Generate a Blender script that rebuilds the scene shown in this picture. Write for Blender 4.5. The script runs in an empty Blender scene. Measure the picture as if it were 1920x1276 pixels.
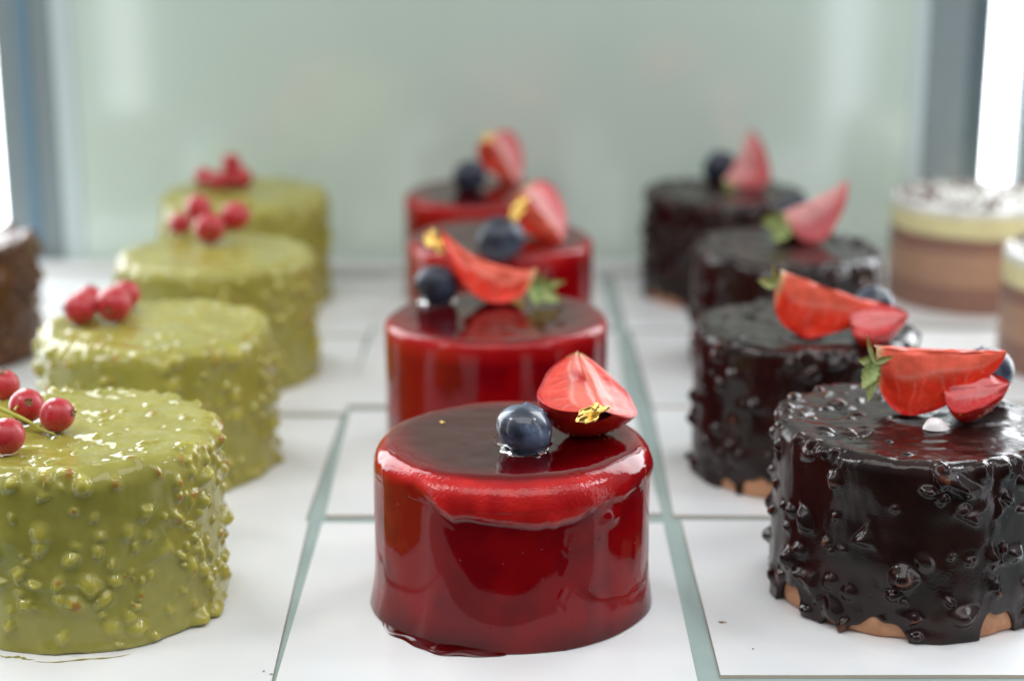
import bpy, math, random
import numpy as np
from mathutils import Vector, Matrix
C = bpy.context.scene
R_ = math.radians
S = 0.01                      # everything below is written in centimetres

# ------------------------------------------------------------------ camera
cam = bpy.data.cameras.new('camera'); co = bpy.data.objects.new('camera', cam)
C.collection.objects.link(co); C.camera = co
co.location = (0, 0, 21.1*S); co.rotation_euler = (R_(90-15.4), 0, 0)
cam.sensor_width = 36; cam.lens = 61.875; cam.clip_start = 0.01; cam.clip_end = 50
cam.dof.use_dof = True; cam.dof.focus_distance = 0.475; cam.dof.aperture_fstop = 6.4
# ------------------------------------------------------------------ world
w = bpy.data.worlds.new('World'); C.world = w; w.use_nodes = True
nt = w.node_tree; nt.nodes.clear()
def wn(t, **k):
    n = nt.nodes.new(t)
    for a, b in k.items(): setattr(n, a, b)
    return n
tc = wn('ShaderNodeTexCoord'); sep = wn('ShaderNodeSeparateXYZ')
nt.links.new(tc.outputs['Generated'], sep.inputs[0])
up = wn('ShaderNodeMapRange', interpolation_type='SMOOTHSTEP')       # brighter towards the ceiling
nt.links.new(sep.outputs['Z'], up.inputs[0])
up.inputs[1].default_value = -0.15; up.inputs[2].default_value = 0.75
up.inputs[3].default_value = 0.14; up.inputs[4].default_value = 1.0
bk = wn('ShaderNodeMapRange', interpolation_type='SMOOTHSTEP')       # darker shop behind the camera
nt.links.new(sep.outputs['Y'], bk.inputs[0])
bk.inputs[1].default_value = -0.95; bk.inputs[2].default_value = 0.1
bk.inputs[3].default_value = 0.45; bk.inputs[4].default_value = 1.0
mu = wn('ShaderNodeMath', operation='MULTIPLY')
nt.links.new(up.outputs[0], mu.inputs[0]); nt.links.new(bk.outputs[0], mu.inputs[1])
bg = wn('ShaderNodeBackground'); bg.inputs[0].default_value = (0.90, 0.96, 1.0, 1)
sc_ = wn('ShaderNodeMath', operation='MULTIPLY'); sc_.inputs[1].default_value = 0.66
nt.links.new(mu.outputs[0], sc_.inputs[0]); nt.links.new(sc_.outputs[0], bg.inputs[1])
wo = wn('ShaderNodeOutputWorld'); nt.links.new(bg.outputs[0], wo.inputs[0])
# ------------------------------------------------------------------ lamps
def area(name, loc, target, sx, sy, radiance, col=(1, 1, 1)):
    l = bpy.data.lights.new(name, 'AREA'); l.shape = 'RECTANGLE'
    l.size = sx*S; l.size_y = sy*S
    l.energy = radiance*math.pi*sx*S*sy*S; l.color = col
    o = bpy.data.objects.new(name, l); C.collection.objects.link(o)
    o.location = Vector(loc)*S
    o.rotation_euler = (Vector(target)-Vector(loc)).to_track_quat('-Z', 'Y').to_euler()
    return o
area('added_streak_light', (-32, 37, 15), (-2, 60, 15), 4.5, 90, 2.4, (0.95, 0.97, 1.0))  # added unseen strip for streak reflections, stands in for a side window
area('added_streak_light', (27.4, 37.5, 15), (0, 62, 15), 4.5, 90, 2.6, (0.86, 0.90, 1.0))  # added unseen strip for the right-hand streaks
area('added_glint_light', (-44, 40, 52), (-4, 58, 4), 11, 11, 18, (1.0, 0.98, 0.95))  # added unseen source for rim hot spots and glints
area('added_glint_light', (42, 48, 52), (4, 58, 4), 11, 11, 19, (0.95, 0.96, 1.0))  # added likewise for the glints on the right rims
area('ceiling_lamp', (0, 6, 95), (0, 50, 0), 110, 50, 3.0, (1.0, 0.98, 0.95))
# ------------------------------------------------------------------ render look
C.view_settings.view_transform = 'Standard'; C.view_settings.look = 'None'
C.view_settings.exposure = 0; C.view_settings.gamma = 1
C.view_settings.use_curve_mapping = False
C.cycles.use_denoising = True
C.cycles.max_bounces = 8; C.cycles.transparent_max_bounces = 12
C.cycles.sample_clamp_indirect = 6.0

# ------------------------------------------------------------------ helpers
def rgb(r, g, b):
    f = lambda c: (c/255/12.92) if c/255 <= .04045 else ((c/255+.055)/1.055)**2.4
    return (f(r), f(g), f(b), 1)

class Mat:
    def __init__(s, name):
        s.m = bpy.data.materials.new(name); s.m.use_nodes = True
        s.t = s.m.node_tree; s.b = s.t.nodes['Principled BSDF']
        s.tc = s.n('ShaderNodeTexCoord')
    def n(s, t, **k):
        x = s.t.nodes.new(t)
        for a, b in k.items(): setattr(x, a, b)
        return x
    def l(s, a, b): s.t.links.new(a, b)
    def set(s, **k):
        for a, v in k.items():
            s.b.inputs[a.replace('_', ' ')].default_value = v
        return s
    def noise(s, scale, detail=3, rough=.55, vec=None):
        x = s.n('ShaderNodeTexNoise'); x.inputs['Scale'].default_value = scale
        x.inputs['Detail'].default_value = detail; x.inputs['Roughness'].default_value = rough
        s.l(vec or s.tc.outputs['Object'], x.inputs['Vector']); return x.outputs['Fac']
    def ramp(s, fac, a, b, c0, c1):
        x = s.n('ShaderNodeMapRange', interpolation_type='SMOOTHSTEP')
        s.l(fac, x.inputs[0]); x.inputs[1].default_value = a; x.inputs[2].default_value = b
        x.inputs[3].default_value = c0; x.inputs[4].default_value = c1; return x.outputs[0]
    def mix(s, fac, a, b):
        x = s.n('ShaderNodeMix', data_type='RGBA')
        if hasattr(fac, 'links'): s.l(fac, x.inputs[0])
        else: x.inputs[0].default_value = fac
        for v, i in ((a, 6), (b, 7)):
            if hasattr(v, 'links'): s.l(v, x.inputs[i])
            else: x.inputs[i].default_value = v
        return x.outputs[2]
    def attr(s, name):
        x = s.n('ShaderNodeAttribute'); x.attribute_name = name; return x
    def color(s, o): s.l(o, s.b.inputs['Base Color']); return s
    def bump(s, h, dist, strength=1.0):
        x = s.n('ShaderNodeBump'); x.inputs['Distance'].default_value = dist*S
        x.inputs['Strength'].default_value = strength
        s.l(h, x.inputs['Height']); s.l(x.outputs[0], s.b.inputs['Normal'])
        return s

def mesh(name, verts, faces, mat, parent=None, loc=None, smooth=True, attrs=None, mats=None, midx=None):
    """verts in cm (n,3); faces (m,4) array or list of arrays."""
    me = bpy.data.meshes.new(name)
    verts = np.asarray(verts, dtype=np.float32)*S
    if isinstance(faces, np.ndarray):
        n, k = faces.shape
        me.vertices.add(len(verts)); me.vertices.foreach_set('co', verts.ravel())
        me.loops.add(n*k); me.loops.foreach_set('vertex_index', faces.astype(np.int32).ravel())
        me.polygons.add(n)
        me.polygons.foreach_set('loop_start', np.arange(0, n*k, k, dtype=np.int32))
        me.update(calc_edges=True); me.validate()
    else:
        me.from_pydata([tuple(v) for v in verts], [], [tuple(int(i) for i in f) for f in faces]); me.update()
    if smooth: me.polygons.foreach_set('use_smooth', [True]*len(me.polygons))
    for m in (mats or [mat]): me.materials.append(m)
    if midx is not None: me.polygons.foreach_set('material_index', np.asarray(midx, dtype=np.int32))
    for an, av in (attrs or {}).items():
        av = np.asarray(av, dtype=np.float32)
        if av.ndim == 1:
            a = me.attributes.new(an, 'FLOAT', 'POINT'); a.data.foreach_set('value', av)
        else:
            a = me.attributes.new(an, 'FLOAT_COLOR', 'POINT')
            a.data.foreach_set('color', np.hstack([av, np.ones((len(av), 1))]).astype(np.float32).ravel())
    o = bpy.data.objects.new(name, me); C.collection.objects.link(o)
    if parent is not None: o.parent = parent
    if loc is not None: o.location = Vector(loc)*S
    return o

def thing(name, label, cat, loc=(0, 0, 0), rotz=0, group=None):
    o = bpy.data.objects.new(name, None); C.collection.objects.link(o)
    o.empty_display_size = .01
    o.location = Vector(loc)*S; o.rotation_euler = (0, 0, rotz)
    o['label'] = label; o['category'] = cat
    if group: o['group'] = group
    return o
def tag(o, label, cat, group=None):
    o['label'] = label; o['category'] = cat
    if group: o['group'] = group
    return o
def struct(o, kind='structure'): o['kind'] = kind; return o

def hash3(i, j, k, seed):
    n = (i*73856093) ^ (j*19349663) ^ (k*83492791) ^ (seed*2654435761 & 0x7fffffff)
    n = (n ^ (n >> 13))*1274126177 & 0x7fffffff
    n = (n ^ (n >> 16))*668265263 & 0x7fffffff
    return (n & 0xffff)/65535.0
def vnoise(p, freq, seed=0):
    q = np.asarray(p)*freq; f0 = np.floor(q); f = q-f0; f = f*f*(3-2*f)
    i, j, k = (f0[:, a].astype(np.int64) for a in range(3)); r = 0
    for a in (0, 1):
        for b in (0, 1):
            for c in (0, 1):
                wgt = (f[:, 0] if a else 1-f[:, 0])*(f[:, 1] if b else 1-f[:, 1])*(f[:, 2] if c else 1-f[:, 2])
                r = r+wgt*hash3(i+a, j+b, k+c, seed)
    return r*2-1
def fbm(p, freq, seed=0, o=3):
    r = 0; a = 1
    for k in range(o): r = r+a*vnoise(p, freq*2**k, seed+k*17); a *= .5
    return r
def sstep(a, b, x):
    t = np.clip((x-a)/(b-a), 0, 1); return t*t*(3-2*t)

def grid_faces(nr, nc, wrap=True):
    i = np.arange(nr-1)[:, None]; j = np.arange(nc if wrap else nc-1)[None, :]
    jn = (j+1) % nc
    return np.stack([i*nc+j, (i+1)*nc+j, (i+1)*nc+jn, i*nc+jn], -1).reshape(-1, 4)

def box(name, x0, x1, y0, y1, z0, z1, mat, parent=None, bev=.03, **k):
    import bmesh
    bm = bmesh.new(); bmesh.ops.create_cube(bm, size=1)
    for v in bm.verts:
        v.co = Vector(((x0+x1)/2+v.co.x*(x1-x0), (y0+y1)/2+v.co.y*(y1-y0), (z0+z1)/2+v.co.z*(z1-z0)))*S
    if bev: bmesh.ops.bevel(bm, geom=bm.edges[:], offset=bev*S, segments=2, affect='EDGES', profile=.6)
    me = bpy.data.meshes.new(name); bm.to_mesh(me); bm.free()
    me.materials.append(mat)
    o = bpy.data.objects.new(name, me); C.collection.objects.link(o)
    if parent is not None: o.parent = parent
    return o

# ------------------------------------------------------------------ materials
M = {}
m = Mat('white_card'); m.set(Roughness=.42); m.b.inputs['Coat Weight'].default_value = .25
m.b.inputs['Coat Roughness'].default_value = .22
v = m.ramp(m.noise(60, 4), .3, .7, 0, 1)
m.color(m.mix(v, (.80, .80, .80, 1), (.77, .785, .80, 1)))
m.bump(m.noise(25, 2), .02, .25); M['card'] = m.m
m = Mat('card_board_edge'); m.set(Base_Color=rgb(206, 192, 176), Roughness=.8); M['card_edge'] = m.m
m = Mat('teal_shelf_glass'); m.set(Base_Color=(.30, .47, .44, 1), Roughness=.12); m.b.inputs['Coat Weight'].default_value = .6
v = m.ramp(m.noise(30, 4), .35, .7, 0, 1)
m.color(m.mix(v, (.36, .45, .44, 1), (.30, .39, .38, 1)))
M['glass'] = m.m
m = Mat('white_ledge'); m.set(Base_Color=(.90, .91, .91, 1), Roughness=.25); m.b.inputs['Coat Weight'].default_value = .4; M['ledge'] = m.m
m = Mat('sage_frosted_panel'); m.set(Roughness=.4); m.b.inputs['Coat Weight'].default_value = 1; m.b.inputs['Coat IOR'].default_value = 1.9; m.b.inputs['Coat Roughness'].default_value = .11
v = m.ramp(m.noise(6, 3), .3, .7, 0, 1)
m.color(m.mix(v, (.655, .785, .70, 1), (.61, .74, .66, 1))); M['panel'] = m.m
m = Mat('panel_glass_edge'); m.set(Base_Color=(.60, .70, .71, 1), Roughness=.3); M['panel_edge'] = m.m
m = Mat('grey_post_metal'); m.set(Base_Color=(.26, .31, .33, 1), Roughness=.45, Metallic=.1); M['post'] = m.m
m = Mat('dark_post_metal'); m.set(Base_Color=(.11, .15, .17, 1), Roughness=.4); M['post_dark'] = m.m
m = Mat('blue_post_gasket'); m.set(Base_Color=(.16, .28, .38, 1), Roughness=.4); M['post_blue'] = m.m
m = Mat('daylight_pane'); m.set(Base_Color=(.8, .8, .8, 1))
m.b.inputs['Emission Color'].default_value = (.93, .97, 1, 1); m.b.inputs['Emission Strength'].default_value = 6.5; M['pane'] = m.m

# red mirror glaze
m = Mat('red_mirror_glaze'); a = m.attr('thin')
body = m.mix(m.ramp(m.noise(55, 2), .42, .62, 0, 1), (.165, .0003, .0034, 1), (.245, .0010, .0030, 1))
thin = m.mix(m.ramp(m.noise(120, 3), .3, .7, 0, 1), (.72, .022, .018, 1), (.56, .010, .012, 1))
body = m.mix(m.attr('painted_dark').outputs['Fac'], body, (.045, .0003, .0008, 1)); m.color(m.mix(a.outputs['Fac'], body, thin))  # dark tone: painted-in reflection and shade on the cakes, pooled glaze on the drip
m.l(m.ramp(a.outputs['Fac'], 0, 1, .035, .20), m.b.inputs['Roughness'])
m.b.inputs['IOR'].default_value = 1.42
h = m.n('ShaderNodeMath', operation='MULTIPLY'); m.l(m.noise(900, 2), h.inputs[0]); m.l(m.ramp(a.outputs['Fac'], 0, 1, .05, 1), h.inputs[1])
vo = m.n('ShaderNodeTexVoronoi'); vo.inputs['Scale'].default_value = 260; m.l(m.tc.outputs['Object'], vo.inputs['Vector'])
sp = m.ramp(vo.outputs['Distance'], .0, .10, .6, 0)
ad = m.n('ShaderNodeMath', operation='ADD'); m.l(h.outputs[0], ad.inputs[0]); m.l(sp, ad.inputs[1])
m.bump(ad.outputs[0], .022, .9); M['red'] = m.m
# green pistachio glaze
m = Mat('pistachio_glaze'); a = m.attr('nut'); a2 = m.attr('lump')
g = m.mix(m.ramp(m.noise(70, 3), .3, .7, 0, 1), (.285, .262, .048, 1), (.355, .325, .075, 1))
g = m.mix(a2.outputs['Fac'], g, (.42, .37, .06, 1))
g = m.mix(a.outputs['Fac'], g, (.34, .17, .035, 1))
sk = m.ramp(m.noise(700, 2), .70, .76, 0, .45); g = m.mix(sk, g, (.16, .15, .02, 1))
m.color(g); m.set(Roughness=.11); m.b.inputs['IOR'].default_value = 1.45
m.bump(m.noise(260, 3), .012, .5); M['green'] = m.m
# dark chocolate
def choc(name, c0, c1, nutc, rough):
    m = Mat(name); a = m.attr('nut')
    g = m.mix(m.ramp(m.noise(80, 3), .3, .7, 0, 1), c0, c1)
    g = m.mix(a.outputs['Fac'], g, nutc); m.color(g)
    m.l(m.ramp(m.noise(45, 2), .35, .65, rough*.6, rough*1.4), m.b.inputs['Roughness'])
    m.b.inputs['IOR'].default_value = 1.42
    h1 = m.noise(1400, 1)
    m.bump(h1, .006, .7); return m.m
M['choc'] = choc('dark_chocolate_glaze', (.011, .0042, .0036, 1), (.024, .008, .006, 1), (.12, .032, .014, 1), .19)
M['milk'] = choc('nutty_chocolate_glaze', (.060, .022, .011, 1), (.11, .042, .018, 1), (.30, .16, .06, 1), .3)
m = Mat('biscuit'); v = m.ramp(m.noise(150, 4), .3, .7, 0, 1)
m.color(m.mix(v, (.62, .33, .18, 1), (.48, .22, .11, 1))); m.set(Roughness=.7); m.bump(m.noise(400, 3), .03, .6); M['biscuit'] = m.m
m = Mat('pale_biscuit'); v = m.ramp(m.noise(150, 4), .3, .7, 0, 1)
m.color(m.mix(v, (.60, .50, .22, 1), (.48, .38, .14, 1))); m.set(Roughness=.7); m.bump(m.noise(400, 3), .03, .6); M['pale_biscuit'] = m.m
# strawberry
m = Mat('strawberry_skin'); m.color(m.mix(m.ramp(m.noise(250, 3), .35, .7, 0, 1), (.56, .008, .008, 1), (.70, .035, .018, 1)))
m.set(Roughness=.2); m.b.inputs['IOR'].default_value = 1.42
M['sb_skin'] = m.m
m = Mat('strawberry_flesh'); a = m.attr('col'); m.color(a.outputs['Color']); m.set(Roughness=.3); m.b.inputs['IOR'].default_value = 1.38
m.bump(m.noise(420, 4, .6), .035, .7); M['sb_flesh'] = m.m
m = Mat('strawberry_seed'); m.set(Base_Color=(.75, .42, .06, 1), Roughness=.3); M['seed'] = m.m
m = Mat('calyx_leaf'); m.color(m.mix(m.ramp(m.noise(300, 3), .3, .7, 0, 1), (.16, .24, .05, 1), (.36, .42, .16, 1))); m.set(Roughness=.5)
m.b.inputs['Subsurface Weight'].default_value = .2; m.b.inputs['Subsurface Scale'].default_value = .001; M['leaf'] = m.m
# blueberry
def blue(name, bloom, coat):
    m = Mat(name)
    f = m.n('ShaderNodeMath', operation='MULTIPLY'); m.l(m.ramp(m.noise(80, 5, .65), .40, .62, .08, 1), f.inputs[0]); f.inputs[1].default_value = bloom
    m.color(m.mix(f.outputs[0], (.006, .008, .022, 1), (.15, .21, .33, 1)))
    m.l(m.ramp(m.noise(200, 3), .3, .7, .28, .55), m.b.inputs['Roughness'])
    m.b.inputs['Coat Weight'].default_value = coat; m.b.inputs['Coat Roughness'].default_value = .05
    m.bump(m.noise(700, 2), .008, .5); return m.m
M['blue'] = blue('blueberry_skin', .85, .7); M['blue_dark'] = blue('blueberry_dark_skin', .28, .15)
# red currant
m = Mat('redcurrant_skin'); v = m.ramp(m.noise(160, 4), .35, .7, 0, .26)
m.color(m.mix(v, (.44, .002, .008, 1), (.62, .10, .13, 1)))
m.l(m.ramp(m.noise(300, 2), .3, .7, .22, .5), m.b.inputs['Roughness'])
m.b.inputs['Subsurface Weight'].default_value = .35; m.b.inputs['Subsurface Radius'].default_value = (1, .15, .1); m.b.inputs['Subsurface Scale'].default_value = .003
m.b.inputs['Coat Weight'].default_value = .2; m.b.inputs['Coat Roughness'].default_value = .3
m.b.inputs['Sheen Weight'].default_value = .12
m.bump(m.noise(1500, 2), .006, .6); M['currant'] = m.m
m = Mat('dry_calyx'); m.set(Base_Color=(.22, .13, .05, 1), Roughness=.8); M['dry'] = m.m
m = Mat('green_stem'); m.set(Base_Color=(.42, .42, .06, 1), Roughness=.5); M['stem'] = m.m
m = Mat('gold_leaf_foil'); m.set(Base_Color=(.98, .70, .22, 1), Metallic=1.0, Roughness=.36); m.bump(m.noise(900, 3), .03, .8); M['gold'] = m.m
# layered mousse
for nm, c in (('dark_mousse', (.27, .105, .052, 1)), ('light_mousse', (.46, .235, .125, 1)), ('cream_mousse', (.84, .76, .38, 1)), ('white_cream', (.82, .81, .76, 1)), ('brown_crumb', (.12, .045, .02, 1))):
    m = Mat(nm); v = m.ramp(m.noise(90, 3), .3, .7, 0, 1)
    m.color(m.mix(v, c, tuple(x*.86 for x in c[:3])+(1,))); m.set(Roughness=.5); m.b.inputs['Coat Weight'].default_value = .2
    m.bump(m.noise(300, 3), .02, .5); M[nm] = m.m
m = Mat('clear_acetate'); m.set(Base_Color=(.9, .95, 1, 1), Roughness=.08, Alpha=.03); M['acetate'] = m.m
m = Mat('white_cream_dab'); m.set(Base_Color=(.80, .74, .74, 1), Roughness=.3); m.b.inputs['Coat Weight'].default_value = .8; M['dab'] = m.m
m = Mat('dark_floor'); m.set(Base_Color=(.05, .045, .045, 1), Roughness=.6); M['dark'] = m.m
m = Mat('clear_glaze'); m.set(Base_Color=(.9, .9, .9, 1), Roughness=.05); m.b.inputs['Transmission Weight'].default_value = 1; m.b.inputs['IOR'].default_value = 1.38; M['clear'] = m.m
m = Mat('brown_speck'); m.set(Base_Color=(.25, .10, .06, 1), Roughness=.6); M['speck'] = m.m

# ------------------------------------------------------------------ setting
struct(box('shelf', -75, 75, 39.5, 89.4, -1.0, -0.004, M['glass'], bev=.08))
struct(box('shelf_ledge', -29.5, 21.3, 89.55, 91.35, -1.0, 0.42, M['ledge'], bev=.05))
bp = thing('back_panel', 'pale sage green frosted panel closing the back of the display case', 'panel', (0, 91.4, 0))
def sub(name, x0, x1, y0, y1, z0, z1, mat, root, bev=.03):
    bx_, by_, bz_ = (c/S for c in root.location)
    return box(name, x0-bx_, x1-bx_, y0-by_, y1-by_, z0-bz_, z1-bz_, mat, root, bev)
sub('panel_sheet', -22.6, 20.7, 91.45, 92.05, -1, 90, M['panel'], bp)
for x0, x1 in ((-23.7, -22.62), (20.72, 21.4)):
    sub('edge_trim', x0, x1, 91.4, 92.2, -1, 90, M['panel_edge'], bp)
lp = thing('window_post', 'grey upright metal post with a blue strip at the left edge of the panel', 'post', (-25, 92, 0))
sub('post', -26.8, -23.75, 91.6, 93.8, -1, 90, M['post'], lp)
sub('gasket', -25.45, -24.95, 91.4, 91.59, -1, 90, M['post_blue'], lp, .02)
rp = thing('window_post', 'wide grey upright metal post with a dark inner edge beside the right window', 'post', (23, 92, 0))
sub('post', 21.45, 23.65, 91.6, 93.8, -1, 90, M['post'], rp)
sub('inner_edge', 23.67, 24.75, 91.7, 93.8, -1, 90, M['post_dark'], rp)
for sgn, lab in ((-1, 'bright daylit window left of the grey post with a blue strip'), (1, 'glaring white daylit window behind the layered mousse cakes')):
    x0, x1 = ((-90, -26.85) if sgn < 0 else (24.8, 90))
    wd = thing('window', lab, 'window', ((x0+x1)/2, 94.4, 0))
    sub('pane', x0, x1, 94.4, 94.8, -6, 75, M['pane'], wd, 0)
    if sgn > 0: sub('mullion', 26.85, 28.6, 93.0, 94.3, -6, 90, M['post'], wd)
    else: sub('mullion', -60, -58, 93.0, 94.3, -6, 90, M['post'], wd)

# ------------------------------------------------------------------ cards
rng = random.Random(5)
def card(x0, x1, y0, y1, label, rot=0.0, z=.002):
    cx, cy = (x0+x1)/2, (y0+y1)/2; hx, hy = (x1-x0)/2, (y1-y0)/2; t = .085
    nx, ny = 24, 28
    xs = np.linspace(-hx, hx, nx); ys = np.linspace(-hy, hy, ny)
    Y, X = np.meshgrid(ys, xs, indexing='ij')
    P = np.stack([X.ravel(), Y.ravel(), np.full(X.size, z+t)], -1)
    sd = rng.randrange(999)
    P[:, 2] += .02*vnoise(P+np.array([cx, cy, 0]), .25, sd)*np.clip((np.abs(P[:, 0])/hx)**2+(np.abs(P[:, 1])/hy)**2, 0, 1)+.01
    top = grid_faces(ny, nx, False)[:, ::-1]
    bd = [j for j in range(nx)]+[i*nx+nx-1 for i in range(1, ny)]+[(ny-1)*nx+j for j in range(nx-2, -1, -1)]+[i*nx for i in range(ny-2, 0, -1)]
    e0 = P[bd].copy(); e1 = P[bd].copy(); e1[:, 2] = z
    n = len(P); k = len(bd)
    side = np.array([[n+i, n+(i+1) % k, n+k+(i+1) % k, n+k+i] for i in range(k)])[:, ::-1]
    V = np.vstack([P, e0, e1]); F = np.vstack([top, side])
    idx = np.array([0]*len(top)+[1]*len(side))
    o = mesh('cake_card', V, F, None, None, (cx, cy, 0), smooth=False, mats=[M['card'], M['card_edge']], midx=idx)
    o.rotation_euler = (0, 0, rot)
    tag(o, label, 'cake card', 'white rectangular cards under the cakes')
CT = .10   # top of the cards
rows = ['front', 'second', 'third', 'rearmost']
cols = {'green': (-17.8, -6.6), 'red': (-6.22, 4.92), 'choc': (5.55, 16.8), 'layer': (17.5, 28.7), 'nutty': (-29.2, -18.1)}
yr = {'green': [(42.0, 53.87), (53.98, 65.2), (65.5, 76.8), (77.2, 88.4)],
      'red': [(41.9, 53.85), (54.65, 66.0), (66.5, 77.9), (78.4, 89.2)],
      'choc': [(42.78, 54.1), (54.45, 66.1), (66.55, 77.8), (78.2, 89.0)],
      'layer': [(55.2, 66.3), (66.9, 78.1), (79.0, 89.3)], 'nutty': [(54.0, 65.2), (66.5, 78.0), (78.3, 89.3)]}
rotd = {'green': [.026, -.014, .010, -.006], 'red': [-.003, .018, -.024, .014], 'choc': [.0, -.02, .012, .0], 'layer': [.01, -.005, .004], 'nutty': [0, .01, 0]}
dxs = {'green': [.10, -.10, .05, .12], 'red': [0, -.05, -.28, -.3], 'choc': [0.0, -.1, -.05, -.3], 'layer': [0, 0, 0], 'nutty': [0, 0, 0]}
lab = {'green': ['white card under the nearest green cake', 'white card under the second green cake from the front', 'white card under the third green cake from the front', 'white card under the rearmost green cake'],
       'red': ['white card under the nearest red glazed cake', 'white card under the second red cake from the front', 'white card under the third red cake from the front', 'white card under the rearmost red cake'],
       'choc': ['white card with a small brown speck under the nearest dark chocolate cake', 'white card under the second dark chocolate cake from the front', 'white card under the third dark chocolate cake from the front', 'white card under the rearmost dark chocolate cake'],
       'layer': ['empty white card to the right of the second dark chocolate cake', 'white card under the layered mousse cake cut off by the right picture edge', 'white card under the whole layered mousse cake by the window'],
       'nutty': ['empty white card to the left of the second green cake', 'white card under the brown nutty cake at the left edge', 'empty white card behind the brown nutty cake, below the left window post']}
for k in cols:
    for i, (y0, y1) in enumerate(yr[k]):
        d = dxs[k][i]; card(cols[k][0]+d, cols[k][1]+d, y0, y1, lab[k][i], rotd[k][i])

# ------------------------------------------------------------------ cakes
def profile_grid(R, h, er, nth, nt_, na, ns, nl, zend, rfun=None, lipin=.28, dish=.0):
    """rings from the centre of the top, over the rounded edge, down the side to zend(theta)."""
    th = np.arange(nth)/nth*2*math.pi
    ze = zend(th); rf = np.ones(nth) if rfun is None else rfun(th)
    P = []; N = []; tg = []
    for t in (np.arange(1, nt_+1)/nt_)**.8:
        r = t*(R*rf-er); P.append(np.stack([r*np.cos(th), r*np.sin(th), np.full(nth, h)-dish*(1-t**4)], -1))
        N.append(np.tile([0, 0, 1.], (nth, 1))); tg.append(0)
    for k in range(1, na+1):
        a = k/na*math.pi/2; r = R*rf-er+er*math.sin(a)
        P.append(np.stack([r*np.cos(th), r*np.sin(th), np.full(nth, h-er+er*math.cos(a))], -1))
        N.append(np.stack([np.cos(th)*math.sin(a), np.sin(th)*math.sin(a), np.full(nth, math.cos(a))], -1)); tg.append(1)
    for k in range(1, ns+1):
        t = k/ns; z = (h-er)*(1-t)+ze*t; r = R*rf
        P.append(np.stack([r*np.cos(th), r*np.sin(th), z], -1))
        N.append(np.stack([np.cos(th), np.sin(th), 0*th], -1)); tg.append(2)
    for k in range(1, nl+1):                       # the glaze turns under at its lower edge
        a = k/nl*math.pi*.9
        r = R*rf-lipin/2*(1-math.cos(a)); z = ze-lipin*.35*math.sin(a)
        P.append(np.stack([r*np.cos(th), r*np.sin(th), z], -1))
        N.append(np.stack([np.cos(th)*math.cos(a), np.sin(th)*math.cos(a), np.full(nth, -math.sin(a))], -1)); tg.append(3)
    return np.array(P), np.array(N), np.array(tg), th

def close_and_build(name, P, nth, mat, parent, attrs):
    nr = P.shape[0]; V = P.reshape(-1, 3); c = V[:nth].mean(0)
    V = np.vstack([V, c]); n = len(V)-1
    F = grid_faces(nr, nth, True)
    capf = np.array([[n, j, (j+1) % nth, (j+1) % nth] for j in range(nth)])
    # centre fan as degenerate-free triangles
    me_faces = [tuple(f) for f in ()]
    at = {k: np.append(v.ravel(), v.ravel()[0]) for k, v in attrs.items()}
    me = bpy.data.meshes.new(name)
    tri = np.array([[n, j, (j+1) % nth] for j in range(nth)])
    nq, ntr = len(F), len(tri)
    me.vertices.add(len(V)); me.vertices.foreach_set('co', (V*S).astype(np.float32).ravel())
    me.loops.add(nq*4+ntr*3); me.loops.foreach_set('vertex_index', np.concatenate([F.ravel(), tri.ravel()]).astype(np.int32))
    me.polygons.add(nq+ntr)
    me.polygons.foreach_set('loop_start', np.concatenate([np.arange(nq)*4, nq*4+np.arange(ntr)*3]).astype(np.int32))
    me.update(calc_edges=True); me.validate()
    me.polygons.foreach_set('use_smooth', [True]*len(me.polygons)); me.materials.append(mat)
    for k, v in at.items():
        a = me.attributes.new(k, 'FLOAT', 'POINT'); a.data.foreach_set('value', v.astype(np.float32))
    o = bpy.data.objects.new(name, me); C.collection.objects.link(o); o.parent = parent
    return o

def chips_disp(P, N, chips):
    D = np.zeros(len(P)); nut = np.zeros(len(P)); lump = np.zeros(len(P))
    for ch in chips:
        c, n = ch['c'], ch['n']; q = P-c
        rad = ch['s']*2.0
        idx = np.nonzero((np.abs(q[:, 0]) < rad) & (np.abs(q[:, 1]) < rad) & (np.abs(q[:, 2]) < rad))[0]
        if len(idx) == 0: continue
        q = q[idx]; a, b = ch['a'], ch['b']; x = q@a; y = q@b
        if ch['kind'] == 'poly':
            d = np.sum(np.stack([np.clip((x*cx+y*cy)/r, 0, None)**5 for cx, cy, r in ch['pl']]), 0)**.2
            s_ = sstep(1.35, .35, d)
            tilt = 1+ch['tx']*x/ch['s']+ch['ty']*y/ch['s']
            tilt = np.minimum(tilt, 1+ch['ux']*x/ch['s']+ch['uy']*y/ch['s'])
            hgt = ch['h']*s_*np.clip(tilt, .3, 1.5)+ch['h']*.10*sstep(1.9, 1.0, d)
        else:
            wob = 1+.22*vnoise(np.stack([x, y, 0*x+ch['h']*9], -1), 3.0/ch['s']*.35, ch['seed'])
            d = np.sqrt((x/ch['s'])**2+(y/(ch['s']*ch['asp']))**2)/wob
            s_ = sstep(1.2, .15, d)
            hgt = ch['h']*s_*(1+.35*ch['tx']*x/ch['s'])+ch['h']*.08*sstep(1.9, 1.0, d)
        big = hgt > D[idx]
        D[idx] = np.maximum(D[idx], hgt)+.25*np.minimum(D[idx], hgt)
        lump[idx] = np.maximum(lump[idx], s_)
        if ch['nut'] > 0:
            e = sstep(.45, .9, s_)*sstep(-.1, .35, vnoise(P[idx], 4.5, ch['seed']))*ch['nut']
            nut[idx] = np.where(big, np.maximum(nut[idx], e), nut[idx])
    return D, nut, lump

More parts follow.
